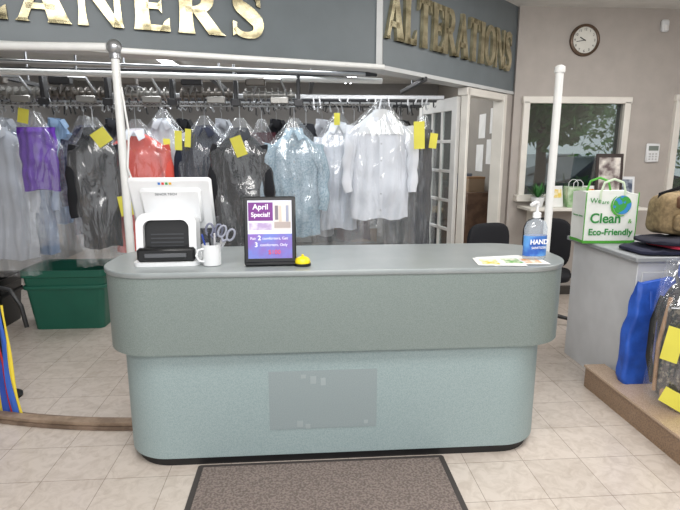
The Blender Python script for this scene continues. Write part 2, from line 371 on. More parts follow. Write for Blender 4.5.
hr=thing('hanging_rail','long white tubular garment rail under signboard','rail',(-.6,4.05,0))
Geo().tube([(-2.6,-.2,2.14),(1.25,.25,2.14)],.022,12).obj('rail_tube',white_paint,hr)
Geo().tube([(-2.6,-.35,2.20),(1.1,.12,2.17)],.015,12).obj('rail_tube',steel,hr)
for x in (-2.2,-1.0,.1): Geo().tube([(x,-.16+.12*(x+2.2),2.13),(x,-.1+.12*(x+2.2),2.69)],.008,8).obj('hanger_rod',steel,hr)
# ---------------------------------------------------------------- garments
def garment(px,y,zt,zb,w,mat,label,cat='shirt',kind='shirt',yaw=0,bag=True,tag=None,sleeve=True,seed=0,collar=None,detail=False,name='bagged_shirt',depth=.055,below=.14,zh=2.0,cape=None,tags=None):
    X=px*y; E=thing(name,label,cat,(X,y,zb),(0,0,yaw),'garments hanging on the conveyor')
    h=zt-zb; rnd=random.Random(seed*7+1); ph=rnd.random()*6
    R=[];N=72;K=36
    for i in range(K+1):
        v=i/K
        z=v*h
        sh=.11
        if kind=='shirt':
            if z<h-sh: hw=w/2*(1.0-.05*(z/h)); hd=depth*(1.0-.15*v)
            else:
                u=(z-(h-sh))/sh; hw=w/2*.95*(1-u**1.05)+.065*u; hd=depth*.85*(1-u)+.05*u
        elif kind=='slacks':
            hw=w/2*(1-.06*(1-v)); hd=depth*.6
            if v>.96: hd*=.6
        else:
            if z<h-sh: hw=w/2*(1.12-.22*(z/h)); hd=depth*(1.2-.3*v)
            else:
                u=(z-(h-sh))/sh; hw=w/2*.9*(1-u)+.07*u; hd=depth*.9*(1-u)+.05*u
        row=[]
        for j in range(N):
            a=2*pi*j/N; c=math.cos(a); s=math.sin(a)
            x=hw*math.copysign(abs(c)**.8,c); yy=hd*math.copysign(abs(s)**.8,s)
            amp=(.017*(1-.6*v)) if kind!='slacks' else .008
            f=amp*math.sin(x*60/ (w/.5)+ph+1.5*math.sin(v*4+ph))*abs(s)+.028*noise.noise(Vector((x*8+seed,v*5,seed+s)))*abs(s)
            yy+=math.copysign(1,s)*f
            x+=.014*noise.noise(Vector((v*6,seed,c*2)))
            row.append(Vector((x,yy,z+(.012*math.sin(x*25+ph) if i==0 else 0))))
        R.append(row)
    Geo().rings(R).obj('garment_body' ,mat,E,ang=70)
    if kind!='slacks' and sleeve:
        for sd in (-1,1):
            pts=[];rr=[]
            for i in range(13):
                v=i/12; pts.append((sd*(w*.45+.055*math.sin(v*2.2)+.02*noise.noise(Vector((v*4,seed,sd)))),-.02-.035*v+.012*math.sin(v*9+ph),h-.10-v*min(.58,h*.62))); rr.append(.060-.020*v+.005*math.sin(v*22+ph))
            Geo().tube(pts,rr,14,fx=1,fy=.62).obj('sleeve',mat,E,ang=70)
    if kind=='shirt':
        cm=collar or mat
        g=Geo(); g.rings([[Vector((r*math.cos(2*pi*j/20),r*.75*math.sin(2*pi*j/20),z+.012*math.sin(2*pi*j/20))) for j in range(20)] for r,z in ((.070,h-.012),(.068,h+.034),(.058,h+.032),(.058,h-.012))])
        for sd in (-1,1): g.add([(sd*.003,-.060,h+.018),(sd*.068,-.034,h+.036),(sd*.092,-.066,h-.035),(sd*.042,-.088,h-.065)],[[0,1,2,3]])
        g.obj('collar',cm,E,ang=60)
        if detail:
            g=Geo(); g.rings([[Vector((sx*.016,-.064-.004*q-.01*math.sin(v*5),.03+v*(h-.09))) for sx,q in ((-1,0),(1,0),(1,1),(-1,1))] for v in [i/10 for i in range(11)]]); g.obj('placket',cm,E)
            for i in range(6):
                zz=.08+i*(h-.18)/5; v=(zz-.03)/(h-.09)
                Geo().lathe([(.007,0),(.007,.003)],10,mt=Matrix.Translation((0,-.068-.01*math.sin(v*5),zz))@Matrix.Rotation(pi/2,4,'X')).obj('button',btn,E)
    t=zh-zb; g=Geo()
    g.tube([(-w*.42,0,h-.10),(-w*.2,0,h-.03),(0,0,h+.03),(w*.2,0,h-.03),(w*.42,0,h-.10)],.0035,6)
    hk=[(0,0,h+.03),(0,0,t-.04),(-.012,0,t-.03),(-.018,0,t-.015),(-.008,0,t),(.008,0,t),(.018,0,t-.015)]
    g.tube(hk,.003,6); g.obj('wire_hanger',steel,E)
    if cape:
        Geo().rings([[Vector((hw*c,-.0+.075*s,z)) for c,s in [(math.cos(2*pi*j/24),math.sin(2*pi*j/24)) for j in range(24)]] for hw,z in ((w*.46,h-.16),(w*.39,h-.08),(.05,h+.04))]).obj('paper_cape',cape,E)
    if bag:
        R=[];N=72;K=44; H=h+below+.12; bw=w/2+(.06 if sleeve and kind!='slacks' else .035)
        for i in range(K+1):
            v=i/K; z=-below+v*H
            u=max(0,(z-(h-.16))/(.28))
            hw=bw if u<=0 else bw*(1-u)+.03*u; hd=(.092+.015*(1-v))*(1-.6*u)
            row=[]
            for j in range(N):
                a=2*pi*j/N;c=math.cos(a);s=math.sin(a)
                k=.026*noise.noise(Vector((c*hw*9+seed,s*2+seed,z*3)))+.012*(abs(noise.noise(Vector((c*hw*18+z*4,s*3+seed,z*5))))-.2)
                row.append(Vector(((hw+k*.6)*math.copysign(abs(c)**.75,c),(hd+k)*math.copysign(abs(s)**.75,s),z+(.03*noise.noise(Vector((c*4,s*4,seed))) if i==0 else 0))))
            R.append(row)
        Geo().rings(R,cap0=False,cap1=False).obj('plastic_cover',cover,E,ang=60)
    for tg in ([tag] if tag else [])+(tags or []):
        tx,tz,tw,th,rz=tg
        bx('paper_tag',(tx,-.14,tz-zb),(tw,.002,th),yellow_paper,E,bev=0,rot=(0.05,rz,0))
    return E
btn=M('shirt_button',(170,172,176),.4)
purple=M('purple_cloth',(98,46,166),.8); bluegrey=M('blue_grey_cloth',(140,160,190),.8); plaid=M('dark_plaid_cloth',(38,42,66),.85,c2=(90,92,110),scale=40)
black=M('black_cloth',(20,21,27),.85); navy=M('navy_cloth',(24,30,50),.85); coral=M('coral_red_cloth',(220,84,70),.8); whitec=M('white_cloth',(222,225,232),.8)
palegrey=M('pale_grey_cloth',(184,188,196),.8); paleblue=M('pale_blue_patterned_cloth',(176,194,204),.8,c2=(134,156,172),scale=110,ramp=(.45,.55)); maroon=M('maroon_cloth',(74,28,38),.85)
charcoal=M('charcoal_cloth',(50,52,58),.85); ltblue=M('light_blue_cloth',(146,174,208),.8); beige=M('beige_cloth',(176,164,146),.85)
cape_paper=M('cape_paper',(226,228,230),.8)
G=garment
G(-.475,4.45,1.78,1.28,.30,purple,'purple slacks folded over a wire hanger in clear plastic','slacks','slacks',seed=1,tag=(-.02,1.86,.08,.11,.2),name='bagged_slacks',below=.45)
G(-.375,4.45,1.74,.80,.30,black,'black jacket in clear plastic with yellow tag','jacket','shirt',seed=2,yaw=.3,tag=(.06,1.70,.12,.12,-.6),name='bagged_jacket')
G(-.112,4.45,1.74,.76,.38,black,'black shirt in clear plastic with yellow tag','shirt','shirt',seed=3,tag=(0,1.63,.09,.16,-.35),collar=charcoal)
G(-.012,4.45,1.74,.88,.42,paleblue,'pale blue patterned button shirt in clear plastic','shirt','shirt',seed=4,detail=True,yaw=-.08,below=.2)
G(.150,4.45,1.89,1.02,.50,whitec,'white shirt with paper shoulder cape in clear plastic','shirt','shirt',seed=5,detail=True,tag=(.3,1.72,.09,.22,-.05),cape=cape_paper,zh=2.02,below=.24)
G(.230,4.70,1.78,.62,.21,charcoal,'dark grey slacks in clear plastic','slacks','slacks',seed=6,yaw=.4,tag=(.02,1.68,.08,.13,.1),name='bagged_slacks',depth=.09)
G(-.540,4.70,1.76,.66,.44,palegrey,'pale grey blouse in clear plastic','blouse','shirt',seed=7,name='bagged_blouse')
G(-.300,4.70,1.74,.70,.48,coral,'coral red top with white collar in clear plastic','top','shirt',seed=8,collar=whitec,name='bagged_blouse')
G(-.176,4.70,1.77,.76,.40,navy,'navy blue shirt in clear plastic','shirt','shirt',seed=9,tag=(-.2,1.68,.06,.16,.05),tags=[(-.12,1.70,.05,.15,.1)])
G(.070,4.70,1.80,.90,.34,whitec,'white shirt in clear plastic','shirt','shirt',seed=10,tag=(-.02,1.86,.05,.10,0),below=.2)
G(.186,4.95,1.74,.62,.28,charcoal,'charcoal striped jacket in clear plastic','jacket','shirt',seed=11,name='bagged_jacket')
G(-.500,4.95,1.74,.66,.44,bluegrey,'blue grey dress shirt in clear plastic','shirt','shirt',seed=12,below=.06)
G(-.390,4.95,1.78,.84,.34,plaid,'dark plaid shirt in clear plastic','shirt','shirt',seed=13,tag=(.12,1.60,.05,.12,.5))
G(-.250,4.95,1.84,.82,.36,whitec,'white shirt in clear plastic with yellow tag','shirt','shirt',seed=14,tag=(.05,1.63,.06,.14,.05))
G(-.072,4.95,1.76,.82,.26,maroon,'maroon slacks on a hanger','slacks','slacks',seed=15,name='bagged_slacks')
G(.010,4.95,1.80,.86,.26,charcoal,'charcoal blouse on a hanger','blouse','shirt',seed=31,bag=False,name='hanging_blouse')
G(.100,4.95,1.72,.76,.30,maroon,'maroon dress in clear plastic','dress','dress',seed=16,name='bagged_dress')
for i,(q,mt,lb) in enumerate(((-.53,palegrey,'pale grey'),(-.44,ltblue,'light blue'),(-.34,charcoal,'charcoal'),(-.215,black,'black'),(-.145,palegrey,'pale grey'),(-.045,black,'black'),(.04,whitec,'white'),(.12,charcoal,'charcoal'),(.19,black,'black'))):
    G(q,5.3,1.86,.74+.16*(i%3),.28,mt,lb+' shirt hanging on the rear rail','shirt','shirt',seed=40+i,bag=False,yaw=.9+random.uniform(-.2,.2),name='hanging_shirt')
top(bx('paper_slip',(-1.36,4.28,1.17),(.2,.002,.16),yellow_paper,None,bev=0,rot=(0,-.15,0)),'large yellow paper slip pinned to bagged garments','paper')
# ---------------------------------------------------------------- back room
sh=thing('storage_shelf','dark metal storage shelving with folded stock','shelf',(.3,6.3,0))
for z in (.1,.5,.92): Geo().box((0,0,z),(2.0,.5,.03),.004).obj('shelf_board',M('shelf_board_finish',(92,88,84),.6),sh)
for x in (-.98,.98):
    for y in (-.23,.23): Geo().box((x,y,.47),(.03,.03,.94),.003).obj('shelf_post',dark_metal,sh)
pal=[M('carton_%s'%n,c,.8) for n,c in (('brown',(146,112,80)),('white',(200,200,198)),('grey',(110,112,118)),('blue',(70,90,130)),('dark',(44,44,50)))]
rb=random.Random(5)
for z in (.115,.515,.935):
    x=-.65
    while x<.9:
        w=rb.uniform(.22,.38); hh=rb.uniform(.18,.33)
        g=Geo().box((0,0,hh/2),(w,.34,hh),.006)
        e=thing('storage_carton','closed storage carton on metal shelving','box',(x+w/2,6.3,z+.002),group='cartons on the storage shelving')
        k=rb.randrange(5); g.obj('carton_body',pal[k],e); Geo().box((0,0,hh-.015),(w+.008,.348,.04),.004).obj('carton_lid',pal[(k+1)%5],e)
        x+=w+.06
lit=M('lit_tube',(250,252,255),.4,emit=9)
for y,x in ((6.4,.55),(7.9,.75),(6.6,-1.6)):
    f=thing('ceiling_light','white fluorescent tube light fixture on ceiling','light',(x,y,2.68))
    Geo().box((0,0,-.01),(.16,1.25,.035),.006).obj('fixture_body',white_paint,f)
    for sx in (-.04,.04): Geo().tube([(sx,-.6,-.045),(sx,.6,-.045)],.014,10).obj('fluorescent_tube',lit,f)
for i,(y,z,w,h) in enumerate(((6.3,1.95,.24,.3),(6.7,1.9,.24,.3),(6.35,1.58,.3,.3),(6.75,1.5,.26,.34))):
    o=bx('notice_sheet',(2.319,y,z),(.004,w,h),white_paper,None,bev=0); top(o,'white notice sheet pinned on wall','notice','notices on the partition wall')
wc=thing('wooden_cabinet','low brown wooden cabinet against partition wall','cabinet',(2.14,6.6,0))
wd=M('brown_wood',(110,84,66),.5,c2=(86,64,50),scale=10)
Geo().box((0,0,.55),(.34,1.0,1.1),.006).obj('cabinet_body',wd,wc)
for y in (-.25,.25):
    Geo().box((-.175,y,.55),(.016,.46,1.0),.004).obj('door',wd,wc); Geo().tube([(-.185,y*.3,.62),(-.2,y*.3,.62),(-.2,y*.3,.74),(-.185,y*.3,.74)],.005,6).obj('door_handle',steel,wc)
for k,(y,c,w,h) in enumerate(((6.3,(150,128,104),.16,.18),(6.52,(220,214,200),.2,.14),(6.8,(96,104,130),.18,.2))):
    e=thing('storage_carton','small carton on wooden cabinet','box',(2.12,y,1.101),group='cartons on the wooden cabinet'); Geo().box((0,0,h/2),(.2,w,h),.004).obj('carton_body',M('small_carton_%d'%k,c,.7),e); Geo().box((0,0,h-.01),(.206,w+.006,.024),.003).obj('carton_lid',pal[k],e)
dk_=thing('office_desk','light wooden desk with papers in the back office','desk',(1.55,7.6,0))
Geo().box((0,0,.74),(1.1,.6,.035),.005).obj('desk_top',M('light_wood',(190,166,132),.5,c2=(168,144,112),scale=8),dk_)
for x in (-.5,.5):
    for y in (-.26,.26): Geo().box((x,y,.36),(.04,.04,.72),.003).obj('desk_leg',dark_metal,dk_)
mo=thing('computer_monitor','dark flat computer monitor on desk','monitor',(1.6,7.65,.758))
Geo().box((0,0,.27),(.5,.03,.3),.006).obj('monitor_body',black_p,mo); Geo().box((0,-.017,.27),(.46,.003,.26)).obj('screen',M('screen_glow',(150,180,210),.3,emit=.5),mo); Geo().lathe([(.1,0),(.1,.01),(.02,.015),(.02,.14)],20).obj('monitor_stand',black_p,mo)
def bin_(name,label,loc,W,D,H,mat,cat='bin',rot=0):
    E=thing(name,label,cat,loc,(0,0,rot)); g=Geo()
    def ring(k,z,ins): return [Vector((x,y,z)) for x,y in rrect(-W/2*k+ins,W/2*k-ins,-D/2*k+ins,D/2*k-ins,.05,5)]
    g.rings([ring(.84,0,0),ring(1,H,0),ring(1,H,.012),ring(.84,.015,.012)],cap0=True,cap1=True); g.obj('bin_body',mat,E)
    Geo().rings([ring(1.0,H-.06,-.001),ring(1.03,H-.055,0),ring(1.03,H+.006,0),ring(1.0,H+.006,.0)],cap0=False,cap1=False).obj('rim',mat,E)
    Geo().rings([ring(.99,H-.17,-.001),ring(1.005,H-.165,0),ring(1.005,H-.14,0),ring(.99,H-.135,.0)],cap0=False,cap1=False).obj('side_band',mat,E)
    return E
green=M('dark_green_plastic',(26,96,78),.4)
bin_('storage_bin','dark green plastic storage bin with banded rim',(-2.13,4.90,0),.72,.5,.55,green)
bin_('storage_bin','black plastic bin standing on floor',(-2.95,4.9,0),.5,.45,.45,black_p)
# ---------------------------------------------------------------- left: stand and fabric strips
st=thing('display_stand','short black metal stand with curved arms','stand',(-1.97,3.34,0))
Geo().lathe([(.10,0),(.10,.012),(.02,.02),(.014,.74)],20).obj('stand_pole',black_p,st)
for pts in ([(0,0,.70),(.06,-.04,.76),(.14,-.05,.74),(.2,-.06,.64),(.22,-.06,.5)],[(0,0,.70),(-.06,-.04,.76),(-.14,-.05,.70),(-.18,-.06,.6)],[(0,0,.66),(.05,-.08,.70),(.09,-.10,.62)]): Geo().tube(pts,.014,8).obj('curved_arm',black_p,st)
sc=[('royal blue',(50,96,190),1.5),('blue',(44,78,176),1.6),('yellow',(230,204,50),.9),('blue',(40,76,170),1.5),('red',(190,44,44),.7),('royal blue',(52,100,196),1.5),('yellow',(236,210,60),.8)]
rs=random.Random(21)
for i,(n,c,ww) in enumerate(sc):
    x0=-1.985+.022*i; R=[]; sl_=.06+.014*i; tw=rs.uniform(-.008,.008)
    for k in range(19):
        v=k/18; x=x0+sl_*v**1.3+tw*math.sin(v*5); y=3.22-.09*v-.016*i*v+.008*math.sin(v*7+i); z=.68-.665*v-.03*abs(math.sin(i*2))*(1-v)
        wd_=(.008+.008*v+.002*math.sin(v*6+i))*ww; tt=.006*math.sin(v*9+i)
        R.append([Vector((x-wd_,y+tt,z)),Vector((x,y-.007,z)),Vector((x+wd_,y-tt,z)),Vector((x+wd_,y-tt+.004,z)),Vector((x-wd_,y+tt+.004,z))])
    o=Geo().rings(R).obj('fabric_strip',M('strip_cloth_%d'%i,c,.7),None); top(o,n+' fabric strip hanging from a black stand','fabric strip','fabric strips on the stand')
R=[]
for k in range(21):
    v=k/20; x=-2.6+1.64*v; y=3.38-.90*v+.42*v*v
    R.append([Vector((x,y-.06,.001)),Vector((x,y+.06,.001)),Vector((x,y+.06,.02)),Vector((x,y-.06,.02))])
top(Geo().rings(R).obj('floor_strip',M('brown_wood_strip',(136,116,100),.5,c2=(108,90,76),scale=12)),'thin curved brown wooden strip lying on tiled floor','wood strip')
R2=[[p+Vector((-.02,.02,.021)) for p in r] for r in R]
R2=[[Vector((a.x,a.y+(.0 if i in (0,3) else -.06),a.z)) for i,a in enumerate(r)] for r in R2]
top(Geo().rings(R2).obj('floor_strip',M('brown_wood_strip_b',(164,142,122),.5,c2=(134,114,96),scale=12)),'narrow curved brown strip stacked on another strip','wood strip')
# ---------------------------------------------------------------- till terminal
TZ=1.0385
ps=thing('point_of_sale_terminal','white touch till terminal seen from behind','till',(-.675,2.68,TZ),(0,0,.04))
Geo().prism(rrect(-.16,.16,-.13,.15,.04,6),0,.02).obj('base_plate',white_p,ps)
Geo().box((0,-.02,.055),(.28,.2,.07),.012).obj('printer_base',black_p,ps)
Geo().box((0,-.125,.055),(.2,.01,.02),.002).obj('paper_slot',M('slot_grey',(90,92,96),.3),ps)
o=rrect(-.145,.145,0,.26,.055,8); i_=rrect(-.11,.11,.035,.225,.04,8); g=Geo()
mt=Matrix.Translation((0,-.10,.0))@Matrix.Rotation(pi/2-.12,4,'X')
R=[[Vector((x,y,z)) for x,y in P] for P,z in ((o,-.13),(o,0),(i_,.004),(i_,-.10))]
g.rings(R,mt=mt); g.obj('housing',white_p,ps)
Geo().prism(rrect(-.112,.112,.033,.227,.04,8),-.07,-.03,mt=mt).obj('inner_panel',black_p,ps)
g=Geo()
for k in range(4): g.add([(-.08,.09+.02*k,-.026),(.08,.09+.02*k,-.026),(.08,.098+.02*k,-.026),(-.08,.098+.02*k,-.026)],[[0,1,2,3]],mt)
g.obj('vent_slots',M('vent_grey',(50,52,56),.4),ps)
mm=Matrix.Translation((.015,.06,.29))@Matrix.Rotation(.42,4,'X')
g=Geo(); g.box((0,0,0),(.41,.03,.30),.012); g.v=[tuple(mm@Vector(v)) for v in g.v]; g.obj('monitor_back',white_p,ps)
g=Geo(); g.box((0,-.02,0),(.30,.03,.2),.012); g.v=[tuple(mm@Vector(v)) for v in g.v]; g.obj('rear_cover',white_p,ps)
g=Geo(); g.box((0,.017,0),(.37,.004,.26),.001); g.v=[tuple(mm@Vector(v)) for v in g.v]; g.obj('screen',black_p,ps)
lg=M('grey_print',(120,124,130),.5)
text('SENOR TECH',.018,lg,ps,tuple(mm@Vector((-.02,-.036,.075))),(pi/2+.42,0,0),name='brand_lettering')
for k,c in enumerate(((60,120,200),(220,60,60),(60,160,80),(230,180,50))):
    g=Geo(); g.box((-.05+.018*k,-.0165,.125),(.012,.002,.012)); g.v=[tuple(mm@Vector(v)) for v in g.v]; g.obj('sticker',M('sticker_%d'%k,c,.5),ps)
# mug with scissors
MX,MY=-.45,2.575
mg=thing('mug','white ceramic mug holding scissors and pens','mug',(MX,MY,TZ))
Geo().lathe([(.04,0),(.045,.004),(.046,.10),(.047,.106),(.043,.106),(.041,.012)],28).obj('mug_body',white_p,mg)
Geo().tube([(-.035,-.025,.086),(-.058,-.035,.082),(-.068,-.04,.055),(-.058,-.035,.028),(-.036,-.025,.022)],.006,8).obj('handle',white_p,mg)
for k,(dx,dy,c,ty) in enumerate(((.012,-.008,(150,154,168),.42),(-.004,.012,(110,114,134),.12))):
    sx=thing('scissors','grey handled scissors standing in a mug','scissors',(MX+dx,MY+dy,TZ+.014),(0,ty,.2*k),group='tools in the mug')
    sx.scale=(1.25,1.25,1.15)
    hm=M('scissor_handle_%d'%k,c,.4)
    for sd in (-1,1):
        Geo().add([(sd*.002,0,0),(sd*.012,0,.11),(sd*.0,.003,.11),(sd*.002,.003,0)],[[0,1,2,3]]).obj('blade',steel,sx)
        Geo().tube([(sd*.018+.014*math.cos(a),0,.14+.026*math.sin(a)) for a in [2*pi*q/14 for q in range(14)]],.0045,8,closed=True).tube([(0,0,.10),(sd*.012,0,.118)],.005,8).obj('handle_loop',hm,sx)
for k,(c,tx) in enumerate((((30,60,150),-.25),((30,30,34),-.08),((200,200,205),.05))):
    e=thing('pen','slim pen standing in a mug','pen',(MX-.008+.01*k,MY-.012+.01*k,TZ+.014),(.1*(k-1),tx,0),group='tools in the mug')
    pm=M('pen_%d'%k,c,.4); Geo().lathe([(.002,0),(.0045,.012),(.0045,.10)],10).obj('barrel',pm,e); Geo().lathe([(.005,.095),(.005,.145),(.002,.148)],10).obj('pen_cap',pm,e)
# sign
sg=thing('sign_holder','black framed counter sign advertising April specials','sign',(-.158,2.53,TZ),(-.16,0,.02))
Geo().box((0,.05,.012),(.25,.14,.02),.006).obj('stand_base',black_p,sg)
Geo().box((0,0,.175),(.255,.014,.335),.006).obj('frame',black_p,sg)
Geo().box((0,-.008,.18),(.215,.002,.285)).obj('poster_sheet',M('poster_lavender_white',(222,223,238),.5),sg)
pu=M('poster_purple',(112,40,128),.5); wt=M('glowing_print_white',(240,240,244),.5,emit=.1)  # white lettering carries a faint added glow of its own
Geo().box((-.044,-.0095,.268),(.12,.001,.09)).obj('purple_panel',pu,sg)
Geo().box((.062,-.0095,.250),(.085,.001,.135)).obj('printed_photo',M('poster_photo_wall',(214,208,204),.5),sg)
for k,(x,w_,z_,h_,c) in enumerate(((.034,.016,.262,.07,(120,112,122)),(.052,.014,.256,.08,(200,188,176)),(.068,.015,.262,.07,(240,240,244)),(.086,.014,.258,.08,(150,156,176)),(.062,.08,.202,.03,(172,160,156)))): Geo().box((x,-.0104,z_),(w_,.0006,h_)).obj('printed_garment',M('poster_garment_%d'%k,c,.5),sg)
Geo().box((-.045,-.0095,.195),(.11,.001,.035)).obj('printed_photo',M('poster_photo_b',(206,200,214),.5,c2=(170,150,190),scale=30),sg)
Geo().box((0,-.0095,.098),(.215,.001,.12)).obj('blue_panel',M('poster_blue',(108,122,198),.5,c2=(128,96,176),scale=10),sg)
text('April',.038,wt,sg,(-.044,-.011,.290),off=.0004); text('Special!',.031,wt,sg,(-.044,-.011,.252),off=.0004)
text('Pair',.019,wt,sg,(-.082,-.011,.136)); text('2',.032,wt,sg,(-.052,-.011,.138),off=.0006); text('comforters, Get',.019,wt,sg,(.025,-.011,.136))
text('3',.032,wt,sg,(-.068,-.011,.105),off=.0006); text('comforters, Only',.019,wt,sg,(.018,-.011,.104)); text('$100',.03,M('glowing_print_red',(226,70,70),.5,emit=.1),sg,(.02,-.011,.068))  # red price print also given a faint added glow
# bell
bl=thing('call_bell','yellow domed call bell on black base','bell',(.0,2.53,TZ))
Geo().lathe([(.04,0),(.042,.004),(.04,.014)],28).obj('bell_base',black_p,bl)
yb=M('yellow_enamel',(240,218,30),.3)
Geo().lathe([(.038,.013),(.039,.02),(.033,.036),(.02,.044),(.004,.047)],28).obj('bell_dome',yb,bl)
Geo().lathe([(.006,.045),(.007,.054),(.003,.057)],14).obj('striker',yb,bl)
# sanitizer
sb=thing('sanitizer_bottle','clear hand sanitizer pump bottle with blue label','bottle',(1.205,2.58,TZ),(0,0,.1))
cl=glass_mat('clear_gel',(.9,.94,.97),.1,df=.25)
def ov(sx,sy,z,n=28): return [Vector((sx*math.cos(2*pi*j/n),sy*math.sin(2*pi*j/n),z)) for j in range(n)]
Geo().rings([ov(.052,.032,0),ov(.062,.037,.01),ov(.062,.037,.17),ov(.05,.03,.20),ov(.018,.016,.215),ov(.016,.016,.23)]).obj('bottle_body',cl,sb)
Geo().rings([ov(.063,.038,.025),ov(.063,.038,.13)],False,False).obj('label_wrap',M('blue_label',(44,92,180),.4,c2=(90,150,214),scale=14),sb)
pw=M('pump_white',(236,238,240),.4)
Geo().lathe([(.021,.222),(.021,.245),(.013,.25),(.007,.252),(.007,.285)],20).obj('pump_collar',pw,sb)
Geo().tube([(.004,0,.285),(0,0,.297),(-.02,-.012,.30),(-.05,-.026,.290)],.0095,10).obj('pump_nozzle',pw,sb)
text('HAND',.034,wt,sb,(0,-.0400,.10),off=.001,name='label_lettering'); text('SANITIZER',.017,wt,sb,(0,-.0400,.07),name='label_lettering')
# flyers
for k,(x,y,r,w_,d_,cs,lb) in enumerate(((1.06,2.57,.15,.26,.22,(),'white printed sheet'),(1.0,2.53,-.14,.24,.18,((-.05,(240,200,60)),(.05,(90,150,210))),'white flyer with yellow and blue pictures'),(1.12,2.545,-.05,.24,.18,((-.05,(110,180,90)),(.05,(240,150,60))),'white flyer with green and orange pictures'))):
    e=thing('flyer',lb+' lying on the counter top','paper',(x,y,TZ+.001+.0015*k),(0,0,r),group='papers on the counter')
    Geo().box((0,0,0),(w_,d_,.001)).obj('sheet',white_paper,e)
    for q,(xx,c) in enumerate(cs): Geo().box((xx,-.01,.0008),(.085,.11,.0006)).obj('printed_picture',M('flyer_print_%d%d'%(k,q),c,.5,c2=(235,232,215),scale=25),e)
# ---------------------------------------------------------------- right cabinet
cb=thing('side_cabinet','light grey laminate cabinet with grey top','cabinet',(2.5,3.42,0))
lg2=M('light_grey_laminate',(200,201,203),.45)
Geo().box((0.01,0,.46),(.84,.78,.92),.004).obj('cabinet_body',lg2,cb)
Geo().box((0,0,.935),(.90,.86,.032),.006).obj('cabinet_top',M('grey_top_laminate',(150,153,156),.4),cb)
Geo().box((0.01,-.394,.45),(.78,.01,.8),.003).obj('door',lg2,cb)
pe=thing('display_plinth','low speckled beige granite display platform','platform',(2.6,2.2,0))
Geo().prism([(1.93,1.2),(3.4,1.2),(3.4,3.01),(2.065,3.01),(2.065,3.22),(1.93,3.22)],0,.14).obj('plinth_base',M('speckled_granite',(150,124,100),.35,c2=(126,102,82),scale=150,ramp=(.42,.6)),pe,(-2.6,-2.2,0))
Geo().prism([(1.92,1.2),(3.4,1.2),(3.4,3.01),(2.066,3.01),(2.066,3.225),(1.92,3.225)],.14,.155).obj('plinth_top',M('granite_top',(196,172,148),.22,c2=(176,152,130),scale=150,ramp=(.42,.6)),pe,(-2.6,-2.2,0))
# shopping bag
sbg=thing('shopping_bag','white reusable shopping bag with green trim and globe print','bag',(2.165,3.58,.952),(0,0,-.04))
sbg.scale=(.95,.95,.96)
wv=M('white_woven_bag',(232,234,230),.55); gn=M('bag_green',(84,170,60),.55); gnd=M('print_dark_green',(48,140,64),.5)
def bagring(w,d,z,k=0):
    P=[(-w/2,-d/2),(0,-d/2-.01),(w/2,-d/2),(w/2-.01,0),(w/2,d/2),(0,d/2+.01),(-w/2,d/2),(-w/2+.01,0)]
    return [Vector((x,y,z+k*noise.noise(Vector((x*8,y*8,z))))) for x,y in P]
Geo().rings([bagring(.38,.2,0),bagring(.385,.21,.1),bagring(.39,.2,.25),bagring(.4,.19,.375,.02),bagring(.39,.18,.372,.02),bagring(.37,.18,.02)]).obj('bag_body',wv,sbg,ang=25)
Geo().rings([bagring(.386,.206,.001),bagring(.39,.214,.022)],False,False).obj('green_base_band',gn,sbg,ang=25)
for x in (-.195,.195): Geo().box((x,-.104,.19),(.006,.006,.37),.001).obj('green_piping',gn,sbg)
pale_h=M('pale_green_webbing',(206,222,196),.6)
for y in (-.105,.1):
    Geo().tube([(-.09,y,.30),(-.09,y,.38),(-.07,y,.445),(0,y,.47),(.07,y,.445),(.09,y,.38),(.09,y,.30)],.009,8,fx=1,fy=.3,up=(0,1,0)).obj('bag_handle',pale_h if y<0 else gn,sbg)
F=-.117
Geo().lathe([(.068,0),(.068,.001)],32,mt=Matrix.Translation((.07,F,.285))@Matrix.Rotation(pi/2,4,'X')).obj('globe_print',M('globe',(60,140,205),.5,c2=(66,160,72),scale=24,ramp=(.49,.51)),sbg)
Geo().tube([(.07+.08*math.cos(a),F-.001,.285+.08*math.sin(a)) for a in [2.2+.35*q for q in range(9)]],[.002,.004,.006,.008,.008,.008,.006,.004,.002],8,fy=.3,up=(0,1,0)).obj('leaf_swoosh',gn,sbg)
text('We',.055,gnd,sbg,(-.13,F,.315)); text('are',.042,gnd,sbg,(-.055,F,.305))
text('Clean',.100,gnd,sbg,(-.045,F,.185),off=.002); text('&',.045,gn,sbg,(.14,F,.165)); text('Eco-Friendly',.066,gnd,sbg,(.0,F,.085),off=.0015)
text('Clean your clothes',.02,gnd,sbg,(-.198,0,.2),(pi/2,0,-pi/2))
# folded clothes
for k,(x,y,z,d,c,lb) in enumerate(((2.38,3.18,.952,(.54,.34,.035),(30,32,54),'dark navy'),(2.50,3.17,.985,(.42,.32,.028),(196,54,78),'red'),(2.42,3.18,1.010,(.46,.30,.035),(34,34,48),'dark navy'))):
    o=Geo().pillow((0,0,d[2]/2),d,.45,.03,7,seed=k*3,n=48,m=18)
    o.v=[(a,b,max(0,c_)+.014*noise.noise(Vector((a*14,b*14,k)))*(c_>.01)) for a,b,c_ in o.v]
    o=o.obj('folded_garment',M('folded_cloth_%d'%k,c,.9,bump=.4,bscale=20),None,(x,y,z),(0,0,.1*k)); top(o,lb+' folded garment stacked on grey cabinet','folded clothes','folded garments on the cabinet')
hb=thing('shoulder_bag','khaki and brown canvas bag with dark straps','bag',(2.54,3.26,1.05),(0,.0,-.1))
kh=M('khaki_canvas',(150,130,96),.8,c2=(122,104,76),scale=30,bump=.4); br=M('brown_leather',(96,66,46),.55)
Geo().pillow((0,0,.14),(.42,.24,.28),.45,.03,7,n=48,m=22).obj('bag_body',kh,hb)
